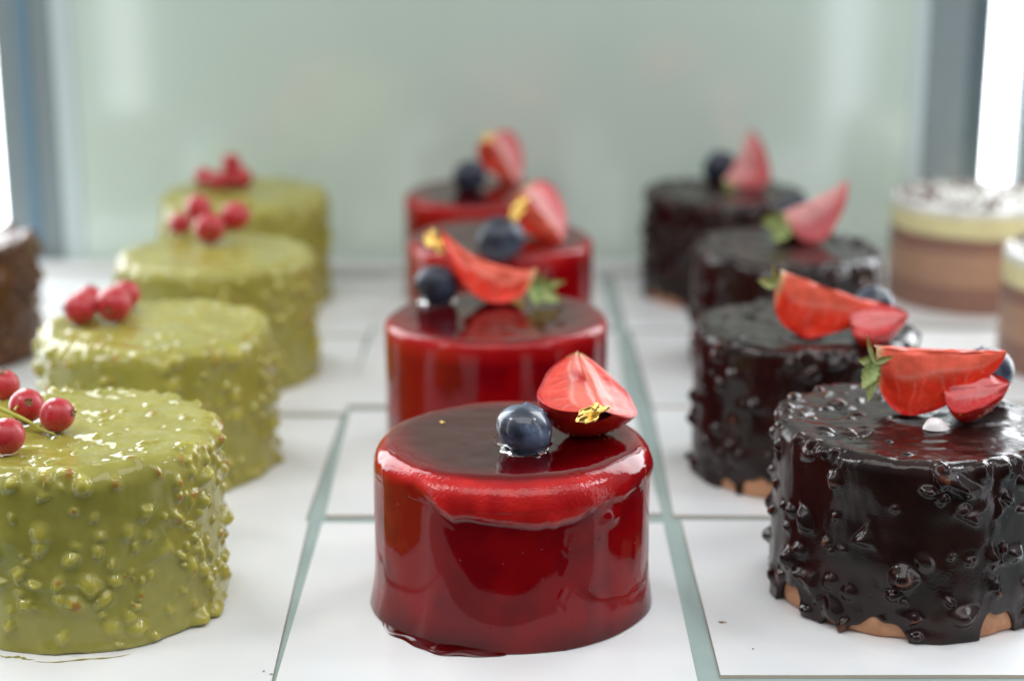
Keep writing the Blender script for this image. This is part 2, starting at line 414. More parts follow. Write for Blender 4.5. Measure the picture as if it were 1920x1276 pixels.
def surf_point(R, h, where, rnd, zmin, zmax):
    th = rnd.uniform(0, 2*math.pi)
    if where == 'side':
        z = rnd.uniform(zmin, zmax)
        return np.array([R*math.cos(th), R*math.sin(th), z]), np.array([math.cos(th), math.sin(th), 0.])
    r = R*math.sqrt(rnd.uniform(.03, .92))
    return np.array([r*math.cos(th), r*math.sin(th), h]), np.array([0, 0, 1.])

def make_chip(c, n, rnd, kind, s, hgt, nutp):
    t = np.cross(n, [0, 0, 1.]) if abs(n[2]) < .9 else np.array([1., 0, 0])
    t = t/np.linalg.norm(t); b = np.cross(n, t); a = rnd.uniform(0, 6.283)
    A = t*math.cos(a)+b*math.sin(a); B = -t*math.sin(a)+b*math.cos(a)
    ch = dict(c=c, n=n, a=A, b=B, s=s, h=hgt, kind=kind, seed=rnd.randrange(9999), asp=rnd.uniform(.5, .95),
              tx=rnd.uniform(-.7, .7), ty=rnd.uniform(-.7, .7), ux=rnd.uniform(-.9, .9), uy=rnd.uniform(-.9, .9),
              nut=(1.0 if rnd.random() < nutp else 0))
    if kind == 'poly':
        k = rnd.choice([3, 4, 4, 5]); a0 = rnd.uniform(0, 6.28)
        ch['pl'] = [(math.cos(a0+i*6.283/k+rnd.uniform(-.35, .35)), math.sin(a0+i*6.283/k+rnd.uniform(-.35, .35)), s*rnd.uniform(.42, 1.0)) for i in range(k)]
    return ch

def nut_cake(label, cat, x, y, R, h, mat, base_mat, seed, kind, nside, ntop, res, expose, group, smin, smax, hmul, nutp, hbias=1.0, quiet=None, er=.32, topc=None, gaps=None, nrim=40, mixk=0.0):
    rnd = random.Random(seed)
    root = thing('glazed_cake', label, cat, (x, y, CT), 0, group)
    k1, k2, k3 = rnd.uniform(0, 6), rnd.uniform(0, 6), rnd.uniform(0, 6)
    gl = gaps if gaps is not None else [(a_+rnd.uniform(-14, 14), rnd.uniform(5, 17), rnd.uniform(.25, .8)*expose) for a_ in range(0, 360, 33)]
    def zend(th):
        a_ = np.degrees(th); v = np.zeros(len(th))
        for g0, gw, gh in gl:
            dd = np.abs((a_-g0+180) % 360-180)/gw
            v = np.maximum(v, gh*np.clip(1-dd**2.6, 0, 1)**.55)
        return .04+v*(1+.12*np.sin(th*31+k1)+.1*np.sin(th*17+k2))+.03*expose*np.sin(th*11+k3)**2
    def rfun(th): return 1+.008*np.sin(2*th+k1)+.006*np.sin(5*th+k2)
    nth = int(720*res)
    P, N, tg, th = profile_grid(R, h, er, nth, int(80*res), max(6, int(12*res)), int(150*res), 6, zend, rfun, dish=.07)
    shp = P.shape[:2]; Pf = P.reshape(-1, 3); Nf = N.reshape(-1, 3); tgf = np.repeat(tg, nth)
    chips = []; seen = []
    for _ in range(nrim):          # lumps that ride over the rounded rim
        t0 = rnd.uniform(0, 6.283); a0 = rnd.uniform(.25, 1.2)
        n = np.array([math.cos(t0)*math.sin(a0), math.sin(t0)*math.sin(a0), math.cos(a0)])
        c = np.array([(R-er)*math.cos(t0), (R-er)*math.sin(t0), h-er])+n*er
        if quiet and quiet(c-np.array([0, 0, .6])): continue
        s = rnd.uniform(smin, smax)*.9; chips.append(make_chip(c, n, rnd, kind if rnd.random() > mixk else ('round' if kind == 'poly' else 'poly'), s, s*hmul*rnd.uniform(.5, 1.0), nutp))
    for _ in range(nside):
        z = h*.93*(rnd.random()**hbias)+.05
        c, n = surf_point(R, h, 'side', rnd, z, z)
        if any(np.linalg.norm(c-q_) < smin*2.7 for q_ in seen): continue
        seen.append(c)
        if quiet and quiet(c): continue
        s = rnd.uniform(smin, smax)*(1 if rnd.random() < .75 else 1.35)
        chips.append(make_chip(c, n, rnd, kind if rnd.random() > mixk else ('round' if kind == 'poly' else 'poly'), s, s*hmul*rnd.uniform(.6, 1.25), nutp))
        if rnd.random() < .22:           # clusters
            for q in range(rnd.randrange(1, 3)):
                a = rnd.uniform(0, 6.28); dth = math.cos(a)*s*1.25/R; t0 = math.atan2(c[1], c[0])+dth
                zz = c[2]+math.sin(a)*s*1.25
                if .05 < zz < h*.95:
                    c2 = np.array([R*math.cos(t0), R*math.sin(t0), zz]); n2 = np.array([math.cos(t0), math.sin(t0), 0])
                    s2 = s*rnd.uniform(.5, .85); chips.append(make_chip(c2, n2, rnd, kind, s2, s2*hmul*rnd.uniform(.6, 1.2), nutp))
    for _ in range(ntop):
        c, n = surf_point(R, h, 'top', rnd, 0, 0)
        if topc and topc(c): continue
        s = rnd.uniform(smin, smax)*.85
        chips.append(make_chip(c, n, rnd, kind, s, s*hmul*rnd.uniform(.25, .6), nutp*.6))
    D, nut, lump = chips_disp(Pf, Nf, chips)
    low = .05*fbm(Pf*np.array([.45, 1, 1]), 1.6, seed+50, 2)*sstep(.3, .9, Nf[:, 2])+.05*fbm(Pf, .9, seed, 2)+.012*fbm(Pf*np.array([1, 1, .35]), 3.2, seed+5, 2)
    foot = .10*sstep(.5, .0, Pf[:, 2])*(tgf >= 2)*(.5+.5*vnoise(Pf*np.array([1, 1, 0]), 1.6, seed+9))
    D = D*np.where(tgf == 3, .35, 1.0)
    Q = Pf+Nf*(D+low+foot)[:, None]
    Q[:, 2] = np.maximum(Q[:, 2], .012)
    Q[:, 2] *= 1+(rnd.uniform(-.018, .018)*Q[:, 0]+rnd.uniform(-.012, .012)*Q[:, 1])/h
    close_and_build('glaze', Q.reshape(shp+(3,)), nth, mat, root, {'nut': nut.reshape(shp), 'lump': (lump*sstep(.02, .15, D)).reshape(shp)})
    # biscuit base that shows where the glaze stops short
    tb = np.arange(160)/160*2*math.pi; rings = []
    for r, z in ((R-.5, .01), (R-.22, .02), (R-.15, .10), (R-.13, .5), (R-.15, .95), (R-.4, 1.05)):
        rr = r+.03*np.sin(tb*9+k1)+.02*np.sin(tb*23+k2); rings.append(np.stack([rr*np.cos(tb), rr*np.sin(tb), np.full(160, z)], -1))
    mesh('biscuit_base', np.array(rings).reshape(-1, 3), grid_faces(6, 160)[:, ::-1], base_mat, root)
    return root

def red_cake(label, x, y, R, h, seed, hero, group):
    rnd = random.Random(seed); root = thing('glazed_cake', label, 'cake', (x, y, CT), 0, group)
    nth = 720 if hero else 360
    er = .80 if hero else .36
    k1, k2 = rnd.uniform(0, 6), rnd.uniform(0, 6)
    zend = lambda th: .02+0*th
    rfun = lambda th: 1+.004*np.sin(3*th+k1)+.003*np.sin(7*th+k2)
    P, N, tg, th = profile_grid(R-(.10 if hero else .03), h, er, nth, 60, 24 if hero else 12, 160 if hero else 70, 4, zend, rfun, lipin=.2, dish=.03)
    shp = P.shape[:2]; Pf = P.reshape(-1, 3); Nf = N.reshape(-1, 3)
    tf = np.tile(th, shp[0]); z = Pf[:, 2]; side = np.repeat(tg, nth) >= 2
    D = .018*fbm(Pf*np.array([1, 1, .3]), 1.1, seed, 2)
    thin = np.zeros(len(Pf))
    if hero:
        a = (np.degrees(tf)+360) % 360            # 270 is the side facing the camera
        d = a-270; d = (d+180) % 360-180
        # lower border of the swollen shoulder: deepest in front, climbing to both sides
        zb = h-1.12-.06*np.sin(np.radians(d*3.1))+.30*sstep(12, 48, d)+.62*sstep(-22, -44, d)+.12*np.sin(np.radians(d*7))*sstep(40, 70, np.abs(d))
        zb = zb+.07*vnoise(np.stack([tf*7, 0*z, 0*z], -1), 1, 55)+.03*vnoise(np.stack([tf*19, 0*z, 0*z], -1), 1, 56)
        soft = .16+.15*sstep(30, 60, np.abs(d))
        st = sstep(0, 1, (z-(zb-soft))/(2.0*soft))
        D += .13*st*sstep(h+.2, h-.5, z)*(1-.35*sstep(40, 80, np.abs(d)))
        D += .008*np.exp(-((z-zb+.2)/.12)**2)*(np.abs(d) < 75)
        # puckered spot to the right and long vertical ripples
        D += .09*np.exp(-((d-44)/4.0)**2-((z-(h-1.35))/.22)**2)
        D += .020*vnoise(np.stack([tf*4.5, z*.35, 0*z], -1), 1, 77)*side
        D += .014*np.exp(-((d-21-1.2*np.sin(z*3.1)-.8*np.sin(z*7.7))/1.3)**2)*side*sstep(3.9, 3.4, z)
        lf = sstep(-5, -60, d)*sstep(-150, -100, d)
        D += (.05+.13*lf+.06*sstep(30, 80, d))*np.exp(-(z/.62)**1.4)*side
        D += .03*fbm(Pf, 1.6, 31, 2)*np.exp(-((z-1.1)/.4)**2)*sstep(30, 60, d)*side
        thin = sstep(zb-.12, zb+.10, z)*sstep(h+.02, h-.14, z)*(.55+.45*sstep(70, 35, np.abs(d+3)))
        thin *= 1-.55*sstep(28, 55, d)
        thin *= np.where(np.repeat(tg, nth) == 0, 0, sstep(.97, .72, Nf[:, 2]))*(.72+.28*vnoise(Pf, 2.6, 91))
        thin = np.clip(thin+.16*np.clip(vnoise(Pf, .9, 5), 0, 1)*side, 0, 1)
        # pool of clear glaze round the blueberry
        rr = np.hypot(Pf[:, 0]-HB[0], Pf[:, 1]-HB[1]); D += .09*np.exp(-((rr-.72)/.10)**2)*(~side)
    else:
        thin = .42*sstep(h-1.0, h-.3, z)*np.where(np.repeat(tg, nth) == 0, 0, sstep(.97, .6, Nf[:, 2]))
        D += .05*np.exp(-(z/.4)**1.4)*side
    Q = Pf+Nf*D[:, None]; Q[:, 2] = np.maximum(Q[:, 2], .012)
    if not hero: Q[:, 2] *= 1+(rnd.uniform(-.02, .02)*Q[:, 0]+rnd.uniform(-.012, .012)*Q[:, 1])/h
    close_and_build('glaze', Q.reshape(shp+(3,)), nth, M['red'], root, {'thin': thin.reshape(shp), 'painted_dark': (.75*sstep(.85, .0, z)*side+np.where(np.repeat(tg, nth) == 0, 1.0, sstep(.5, 1.0, Nf[:, 2])*(Nf[:, 2] > 0))*(1-.62*sstep(R*.62, R*.95, np.hypot(Pf[:, 0], Pf[:, 1])+.35*vnoise(Pf, .9, 8)))).reshape(shp)})  # top darkened against overhead light, foot for a reflection, both painted in
    if hero:      # ragged foot of spilt glaze, front left
        n = 140; ang = np.radians(np.linspace(205, 268, n)); tt = np.linspace(0, 1, n)
        wv = (np.sin(tt*math.pi)**.6)*(.20+.07*np.sin(tt*13)+.03*np.sin(tt*31+1)); rings = []
        for k in range(9):
            u = k/8; rr = R+.12-.2+u*(wv+.24*np.sin(tt*math.pi)**.5); zz = .012+.15*math.sqrt(max(0, 1-u*u))*(.75+.25*np.sin(tt*17+k*.3))*(np.sin(tt*math.pi)**.5)
            rings.append(np.stack([rr*np.cos(ang), rr*np.sin(ang), zz], -1))
        mesh('glaze_drip', np.array(rings).reshape(-1, 3), grid_faces(9, n, False), M['red'], root, attrs={'thin': np.zeros(9*n), 'painted_dark': np.ones(9*n)*.8})
    return root

# --- red column
HB = (.30, -.40)        # blueberry footprint on the front red cake, in the cake's frame
CAKES = {}
def reg(k, x, y, h): CAKES[k] = (x, y, h+CT)
RG = 'round cakes in shiny red glaze'
spec = [('R1', 0.0, 48.0, 4.07, 4.93, 'nearest red mirror-glazed cake, shoulder swollen over a crease'),
        ('R2', -.56, 61.24, 4.02, 5.1, 'red glazed cake second from the front, curved strawberry slice on top'),
        ('R3', -.51, 74.7, 4.02, 5.1, 'red glazed cake third from the front, half hidden behind the second one'),
        ('R4', -1.50, 85.0, 3.8, 5.15, 'rearmost red glazed cake, against the sage green panel')]
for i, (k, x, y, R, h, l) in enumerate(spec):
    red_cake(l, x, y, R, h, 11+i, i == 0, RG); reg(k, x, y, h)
GG = 'round pistachio green cakes with chopped nuts'
spec = [('G1', -12.45, 48.0, 4.02, 5.22, 1.0, 'nearest pistachio green nutty cake, cut off by the left picture edge'),
        ('G2', -12.6, 59.9, 4.08, 5.12, .7, 'green nutty cake second from the front, currants at its left rim'),
        ('G3', -12.3, 71.3, 4.08, 5.2, .55, 'green nutty cake third from the front, four currants at its middle'),
        ('G4', -12.95, 84.1, 4.0, 5.35, .5, 'rearmost green nutty cake with dark red currants')]
for i, (k, x, y, R, h, res, l) in enumerate(spec):
    nut_cake(l, 'cake', x, y, R, h, M['green'], M['pale_biscuit'], 40+i, 'round', 480, 80, res, .16, GG, .15, .31, .60, .26, 1.15, er=.62, nrim=75, mixk=.14,
             topc=lambda c: (c[0]+2.4)**2+(c[1]-.2)**2 < 1.0)
    reg(k, x, y, h)
CG = 'round dark chocolate cakes with rough nut chips'
spec = [('C1', 11.75, 48.7, 4.03, 5.2, 1.0, 'nearest dark chocolate cake with biscuit showing at its foot'),
        ('C2', 10.25, 59.3, 3.86, 5.25, .75, 'dark chocolate cake second from the front, pale biscuit edge at its foot'),
        ('C3', 11.6, 72.4, 3.9, 5.15, .55, 'dark chocolate cake third from the front, strawberry with green calyx on it'),
        ('C4', 10.4, 85.0, 3.85, 5.2, .5, 'rearmost dark chocolate cake with a pale pink strawberry piece')]
for i, (k, x, y, R, h, res, l) in enumerate(spec):
    nut_cake(l, 'cake', x, y, R, h, M['choc'], M['biscuit'], 80+i, 'poly', 230, 80, res, 1.0, CG, .16, .33, .66, .30, 1.0, er=.42, nrim=50, mixk=.72,
             quiet=lambda c: (c[0] < -1.2 and c[0] > -2.8 and c[1] < -2.3 and c[2] > 3.9),
             topc=lambda c: c[0] > -.7 and c[1] < 1.8,
             gaps=[(246, 13, .52), (297, 9.5, .80), (203, 9, .75), (226, 4, .25), (175, 12, .6), (140, 14, .5), (95, 15, .6), (40, 12, .6), (340, 8, .5), (318, 3, .3)] if i == 0 else ([(243, 13, .75), (221, 6, .45), (262, 8, .5), (300, 10, .5), (100, 20, .5)] if i == 1 else None))
    reg(k, x, y, h)
nut_cake('brown nutty chocolate cake cut off by the left picture edge', 'cake', -24.3, 74.1, 3.6, 5.1, M['milk'], M['pale_biscuit'], 120,
         'round', 260, 90, .5, .5, None, .2, .42, .75, .35, nrim=70, mixk=.4)

# ------------------------------------------------------------------ layered mousse cakes
def layer_cake(label, x, y, R, h, seed):
    root = thing('mousse_cake', label, 'cake', (x, y, CT), 0, 'layered mousse cakes with crumbs on top')
    n = 160; th = np.arange(n)/n*2*math.pi; rnd = random.Random(seed)
    def band(name, z0, z1, mat, tilt0, tilt1, top=False, dr=0):
        rings = []
        for k in range(9):
            t = k/8; zz = (z0+tilt0*np.sin(th*2+seed)+.5*tilt0*np.sin(th*5))*(1-t)+(z1+tilt1*np.sin(th*2+seed+1))*t
            rings.append(np.stack([(R+dr)*np.cos(th), (R+dr)*np.sin(th), zz], -1))
        if top:
            for r, dz in ((R-.06, .08), (R-.2, .12), (R-1, .15), (R-2.4, .14), (.05, .15)):
                rings.append(np.stack([r*np.cos(th), r*np.sin(th), z1+dz+.05*vnoise(np.stack([r*np.cos(th), r*np.sin(th), 0*th], -1), 1.1, seed)], -1))
        P = np.array(rings); mesh(name, P.reshape(-1, 3), grid_faces(len(rings), n)[:, ::-1], mat, root)
    band('dark_layer', .0, h*.27, M['dark_mousse'], 0, .03)
    band('light_layer', h*.27+.003, h*.58, M['light_mousse'], .03, .05, dr=-.01)
    band('brown_layer', h*.58+.003, h*.74, M['dark_mousse'], .05, .05, dr=-.02)
    band('cream_layer', h*.74+.003, h*.93, M['cream_mousse'], .05, .03, dr=0)
    band('whipped_top', h*.93+.003, h-.1, M['white_cream'], .03, .0, True, dr=-.01)
    V = []; F = []; ic = []
    ico = [(0, 0, .8), (.9, 0, 0), (0, .7, 0), (-.8, 0, 0), (0, -.75, 0), (0, 0, -.6)]
    fc = [(0, 1, 2), (0, 2, 3), (0, 3, 4), (0, 4, 1), (5, 2, 1), (5, 3, 2), (5, 4, 3), (5, 1, 4)]
    for k in range(330):
        r = R*.96*math.sqrt(rnd.random()); a = rnd.uniform(0, 6.28); s = rnd.uniform(.10, .28); b = len(V)
        mt = Matrix.Rotation(rnd.uniform(0, 6), 3, 'Z')@Matrix.Rotation(rnd.uniform(-1, 1), 3, 'X')
        for v in ico:
            p = mt@(Vector(v)*s*rnd.uniform(.7, 1.2)); V.append((p.x+r*math.cos(a), p.y+r*math.sin(a), p.z+h+.07))
        F += [tuple(i+b for i in f) for f in fc]; ic += [0 if rnd.random() < .75 else 1]*8
    o = mesh('crumb_topping', V, F, None, root, smooth=False, mats=[M['brown_crumb'], M['white_cream']], midx=ic); o['kind'] = 'stuff'
    rings = [np.stack([r*np.cos(th), r*np.sin(th), np.full(n, z)], -1) for r, z in ((R+.05, .02), (R+.05, h+.22), (R+.075, h+.22), (R+.075, .02))]
    mesh('acetate_collar', np.array(rings).reshape(-1, 3), grid_faces(4, n)[:, ::-1], M['acetate'], root)
layer_cake('layered brown and cream mousse cake with crumbs, whole, by the window', 22.75, 84.6, 4.15, 5.0, 3)
layer_cake('layered mousse cake cut off by the right picture edge', 25.0, 72.4, 4.15, 4.95, 6)

# ------------------------------------------------------------------ fruit
def loc_on(px, py, z):      # used once while laying out: pixel -> cm at height z
    P = R_(15.4); u = (px-960)/3300; v = -(py-638)/3300
    d = (u, math.cos(P)+v*math.sin(P), -math.sin(P)+v*math.cos(P)); t = (21.1-z)/-d[2]
    return d[0]*t, d[1]*t

def blueberry(label, x, y, ztop, r, axis=(0, 0, 1), mat='blue', wet=False):
    """axis: direction the crown points to."""
    root = thing('blueberry', label, 'blueberry', (x, y, ztop), 0, 'blueberries on the cakes')
    nr, nc = 60, 96; V = []; seed = int(abs(x*31+y*7)) % 97
    ph = np.linspace(0.001, math.pi-.001, nr)[:, None]; th = (np.arange(nc)/nc*2*math.pi)[None, :]
    rad = np.ones((nr, nc))*r
    star = .5+.5*np.cos(5*th)
    rimp = .36+.05*star
    rad = rad+r*(.07+.07*star)*np.exp(-((ph-rimp)/.055)**2)-r*.24*sstep(.36, .22, ph)
    X = rad*np.sin(ph)*np.cos(th); Y = rad*np.sin(ph)*np.sin(th); Z = rad*np.cos(ph)*.84
    P = np.stack([X.ravel(), Y.ravel(), Z.ravel()], -1); P *= (1+.03*vnoise(P, 1.3, seed)+.008*vnoise(P, 5, seed+3))[:, None]
    q = Vector((0, 0, 1)).rotation_difference(Vector(axis).normalized()).to_matrix()
    P = P@np.array(q).T
    zmin = P[:, 2].min(); P[:, 2] += -zmin-.16
    mesh('berry_skin', P, grid_faces(nr, nc), M[mat], root)
    if wet:     # thin ring of clear glaze where it sits
        n = 90; t2 = np.arange(n)/n*2*math.pi; rings = []
        for k in range(11):
            a = k/10*math.pi; rr = r*.70+.10*math.cos(a)+.03*np.sin(t2*6)+.02*np.sin(t2*11); rings.append(np.stack([rr*np.cos(t2), rr*np.sin(t2), .004+(.07+.02*np.sin(t2*5))*math.sin(a)], -1))
        mesh('glaze_ring', np.array(rings).reshape(-1, 3), grid_faces(11, n), M['clear'], root)
    return root

def strawberry(label, x, y, ztop, L, R, ax, adir, wedge, style='red', bend=0.0, calyx=None, seed=1, lift=0.0, hollow=0.0, seeds=60, name='strawberry_slice', inv=False):
    """wedge of a strawberry; ax stem->tip, adir lies in the first cut face and points to the skin, the flesh turns from adir towards ax x adir."""
    root = thing(name, label, 'strawberry', (x, y, ztop), 0, 'pieces of strawberry on the cakes')
    X = Vector(ax).normalized(); A = Vector(adir); A = (A-X*A.dot(X)).normalized(); B = X.cross(A); flip = B.y < 0
    if flip: B = -B
    Xn, An, Bn = (np.array(v) for v in (X, A, B))
    def prof(t):
        if inv: t = 1-np.asarray(t)
        return R*np.clip(np.sin(np.pi*np.clip(t, 0, 1)**.60), 0, 2)**.62
    def pos(t, rho, phi):
        k = bend*((t-.45)**2)*4
        rho_ = rho
        p = (t-.45)[:, None]*L*Xn-(k[:, None])*An
        return p+(rho_*np.cos(phi))[:, None]*An+(rho_*np.sin(phi))[:, None]*Bn
    W = R_(wedge); rs = np.random.RandomState(seed)
    nt2, npz = 90, 60
    t = np.linspace(.004, .996, nt2); ph = np.linspace(0, W, npz)
    T, PH = np.meshgrid(t, ph, indexing='ij'); T = T.ravel(); PH = PH.ravel(); RHO = prof(T)
    RHO = RHO*(1+.045*vnoise(np.stack([T*3, PH, 0*T], -1), 1.5, seed))
    # seed pits
    pits = [(rs.uniform(.08, .92), rs.uniform(.05, W-.05)) for _ in range(seeds)]
    for a, b in pits: RHO -= .045*np.exp(-(((T-a)*L/.09)**2+((PH-b)*R/.09)**2))
    sk = pos(T, RHO, PH); F = grid_faces(nt2, npz, False)
    V = [sk]; FF = [F]; MI = [0]*len(F); off = len(sk)
    # seeds
    for a, b in pits:
        c = pos(np.array([a]), prof(np.array([a]))-.01, np.array([b]))[0]
        n = pos(np.array([a]), prof(np.array([a]))+1, np.array([b]))[0]-pos(np.array([a]), prof(np.array([a])), np.array([b]))[0]
        t2 = Xn-n*(Xn@n); t2 /= np.linalg.norm(t2); b2 = np.cross(n, t2); ring = []
        for k in range(4):
            a3 = k/3*math.pi*.5
            for j in range(6):
                q = j/6*6.283; ring.append(c+t2*.05*math.cos(a3)*math.cos(q)+b2*.032*math.cos(a3)*math.sin(q)+n*.025*math.sin(a3))
        V.append(np.array(ring)); f = grid_faces(4, 6)+off; FF.append(f); MI += [1]*len(f); off += 24
    allv = [np.vstack(V)]
    # cut faces (two), slightly sunken, coloured per vertex
    fl = []; flf = []; cols_ = []; o2 = 0
    for which, phi in ((0, 0.0), (1, W)):
        n1, n2 = 110, 60
        t = np.linspace(.004, .996, n1); u = np.linspace(0, 1, n2); TT, U = np.meshgrid(t, u, indexing='ij'); TT = TT.ravel(); U = U.ravel()
        pr = prof(TT)*(1+.045*vnoise(np.stack([TT*3, 0*TT+phi, 0*TT], -1), 1.5, seed))
        p = pos(TT, pr*U, np.full(len(TT), phi))
        nrm = (-Bn if which == 0 else (-math.sin(W)*An+math.cos(W)*Bn))
        hol = (hollow if which == 0 else 0)*np.exp(-((TT-.42)/.10)**2-((U-.16)/.20)**2)
        dep = .085*sstep(.0, .08, 1-U)*vnoise(np.stack([TT*L*1.4, U*2, 0*U+which], -1), 1.3, seed+3)-.02*sstep(0, .1, 1-U)
        edge = sstep(0, .10, U)
        p = p+nrm*((dep-hol)*edge)[:, None]+nrm*(.012*np.sin((1-U)*math.pi))[:, None]
        p = p+An*(.05*vnoise(np.stack([TT*9, 0*U, 0*U], -1), 1, seed+8)*(1-edge))[:, None]
        inw = math.cos(W/2)*An+math.sin(W/2)*Bn
        p = p+inw*(.09*np.exp(-(U/.07)**2))[:, None]
        # colour
        nz = vnoise(np.stack([TT*L*3, U*5, 0*U+which*7], -1), 1.4, seed+21)*.5+.5
        st_ = style if style != 'two' else ('red' if which == 0 else 'pale')  # first cut face redder: its shade is painted into the colour
        if st_ == 'pink': base = np.array([.78, .085, .06]); core = np.array([.82, .20, .15]); rim = np.array([.52, .012, .012]); vein = np.array([.85, .55, .48])
        elif st_ == 'dark': base = np.array([.50, .035, .035]); core = np.array([.62, .16, .16]); rim = np.array([.38, .008, .008]); vein = np.array([.62, .24, .24])
        elif st_ == 'pale': base = np.array([.72, .16, .17]); core = np.array([.84, .38, .36]); rim = np.array([.55, .02, .02]); vein = np.array([.85, .50, .46])
        else: base = np.array([.80, .040, .015]); core = np.array([.80, .15, .09]); rim = np.array([.60, .012, .008]); vein = np.array([.82, .30, .24])
        wobc = .08*(nz-.5)
        f1 = sstep(.62, .28, U+wobc)[:, None]*(.75 if st_ == 'red' else 1); c = base*(1-f1)+core*f1
        nv = 9; vv = np.zeros(len(U))
        for k in range(nv):
            tk = (k+.6)/nv+rs.uniform(-.03, .03); slant = (tk-.35)*.22
            tc_ = tk+slant*(U-.5)+.018*np.sin(U*7+k*2)
            ln = rs.uniform(.75, .97)
            wd = .012*(1-.4*U)
            vv = np.maximum(vv, (.45 if style == 'pink' else .8)*(.6+.4*vnoise(np.stack([TT*30, U*20, 0*U+k], -1), 1, seed))*np.exp(-((TT-tc_-.012*vnoise(np.stack([U*6, 0*U+k, 0*U], -1), 1, seed+k))/wd)**2)*sstep(.25, .42, U)*sstep(ln, ln-.12, U)*rs.uniform(.45, 1))
        vv = np.maximum(vv, .55*np.exp(-((U-.40-.05*np.sin(TT*9))/.045)**2)*sstep(.1, .2, TT)*sstep(.95, .8, TT))
        c = c*(1-vv[:, None]*.75)+vein*vv[:, None]*.75
        rz = sstep(.90, .965, U)[:, None]; c = c*(1-rz)+rim*rz
        st = sstep(.09, .0, TT)[:, None]*.8; st = st*(0 if 'chunk' in name else 1); c = c*(1-st)+np.array([.70, .62, .32])*st
        if hollow and which == 0: hz = np.clip(np.exp(-((TT-.42)/.13)**2-((U-.16)/.25)**2)*1.2, 0, 1)[:, None]; c = c*(1-hz)+np.array([.46, .03, .025])*hz
        fib = vnoise(np.stack([TT*60, U*6, 0*U+which*9], -1), 1, seed+61)
        c = c*(.86+.22*nz[:, None])*(1+.06*fib[:, None]); gl_ = sstep(.35, .8, vnoise(np.stack([TT*L*9, U*14, 0*U+3], -1), 1, seed+71))[:, None]*.22
        c = c*(1-gl_)+core*gl_
        fl.append(p); cols_.append(c); f = grid_faces(n1, n2, False)+o2; flf.append(f if which == 0 else f[:, ::-1]); o2 += len(p)
    flv = np.vstack(fl); zmin = min(allv[0][:, 2].min(), flv[:, 2].min()); dz = np.array([0, 0, -zmin-.06+lift])
    mesh('skin', allv[0]+dz, np.vstack(FF)[:, ::(1 if flip else -1)], None, root, mats=[M['sb_skin'], M['seed']], midx=MI)
    mesh('flesh', flv+dz, np.vstack(flf)[:, ::(-1 if flip else 1)], M['sb_flesh'], root, attrs={'col': np.clip(np.vstack(cols_), 0, 1)})
    if calyx:
        o = -X*L*.45+Vector(dz); VV = []; Fc = []; nn = 0
        for (dv, ln, wd, curl) in calyx:
            d = Vector(dv).normalized(); nrm = d.cross(Vector((0.3, -1, .4))).normalized(); sidev = nrm; upv = sidev.cross(d).normalized()
            for s_ in (0, 1):
                for k in range(13):
                    tt = k/12; wv = wd*math.sin(math.pi*min(1, tt*.9+.1)**.8)*(1 if k < 12 else .1)*(1+.16*math.sin(k*2.6))
                    cc = o-A*0+Vector(An*0)+d*ln*tt+upv*(curl*tt*tt*ln)+Vector(An)*R*.25
                    for e, q in ((-1, 1), (-.5, 0), (0, -.2), (.5, 0), (1, 1)):
                        v_ = cc+sidev*e*wv+upv*(.12*wd*q*2-(.018 if s_ else 0)); VV.append(tuple(v_))
            f = np.vstack([grid_faces(13, 5, False)+nn, grid_faces(13, 5, False)[:, ::-1]+nn+65]); Fc.append(f)
            # close the rim between both sheets
            rim = [(i*5) for i in range(13)]+[(12*5+j) for j in range(1, 5)]+[(i*5+4) for i in range(11, -1, -1)]+[j for j in range(3, 0, -1)]
            Fc.append(np.array([[nn+rim[i], nn+rim[(i+1) % len(rim)], nn+65+rim[(i+1) % len(rim)], nn+65+rim[i]] for i in range(len(rim))]))
            nn += 130
        mesh('calyx', np.array(VV), np.vstack(Fc), M['leaf'], root)
    return root

def gold_flake(label, x, y, z, w_, h_, nrm, seed, rot=0):
    nx, ny = 26, 18; u, v_ = np.meshgrid(np.linspace(-1, 1, nx), np.linspace(-1, 1, ny), indexing='xy')
    p = np.stack([u.ravel(), v_.ravel(), 0*u.ravel()], -1)
    ang = np.arctan2(p[:, 1], p[:, 0]); sc = 1+.35*vnoise(np.stack([np.cos(ang), np.sin(ang), 0*ang], -1), 2.3, seed)
    sq = np.maximum(np.abs(p[:, 0]), np.abs(p[:, 1])); rr = np.hypot(p[:, 0], p[:, 1])+1e-6
    p[:, :2] *= (sq/rr*sc)[:, None]
    z_ = .35*fbm(p, 2.1, seed, 3)
    P = np.stack([p[:, 0]*w_/2, p[:, 1]*h_/2, z_*min(w_, h_)*.65], -1)
    cr, sr = math.cos(rot), math.sin(rot); P[:, :2] = P[:, :2]@np.array([[cr, sr], [-sr, cr]])
    q = np.array(Vector((0, 0, 1)).rotation_difference(Vector(nrm).normalized()).to_matrix()); P = P@q.T
    n = np.array(Vector(nrm).normalized())
    V = np.vstack([P, P-n*.005]); f = grid_faces(ny, nx, False); N0 = len(P)
    bd = [j for j in range(nx)]+[i*nx+nx-1 for i in range(1, ny)]+[(ny-1)*nx+j for j in range(nx-2, -1, -1)]+[i*nx for i in range(ny-2, 0, -1)]
    e = np.array([[bd[i], bd[(i+1) % len(bd)], N0+bd[(i+1) % len(bd)], N0+bd[i]] for i in range(len(bd))])
    o = mesh('gold_leaf', V, np.vstack([f, f[:, ::-1]+N0, e]), M['gold'], None, (x, y, z), smooth=False)
    tag(o, label, 'gold leaf', 'scraps of gold leaf on the red cakes')

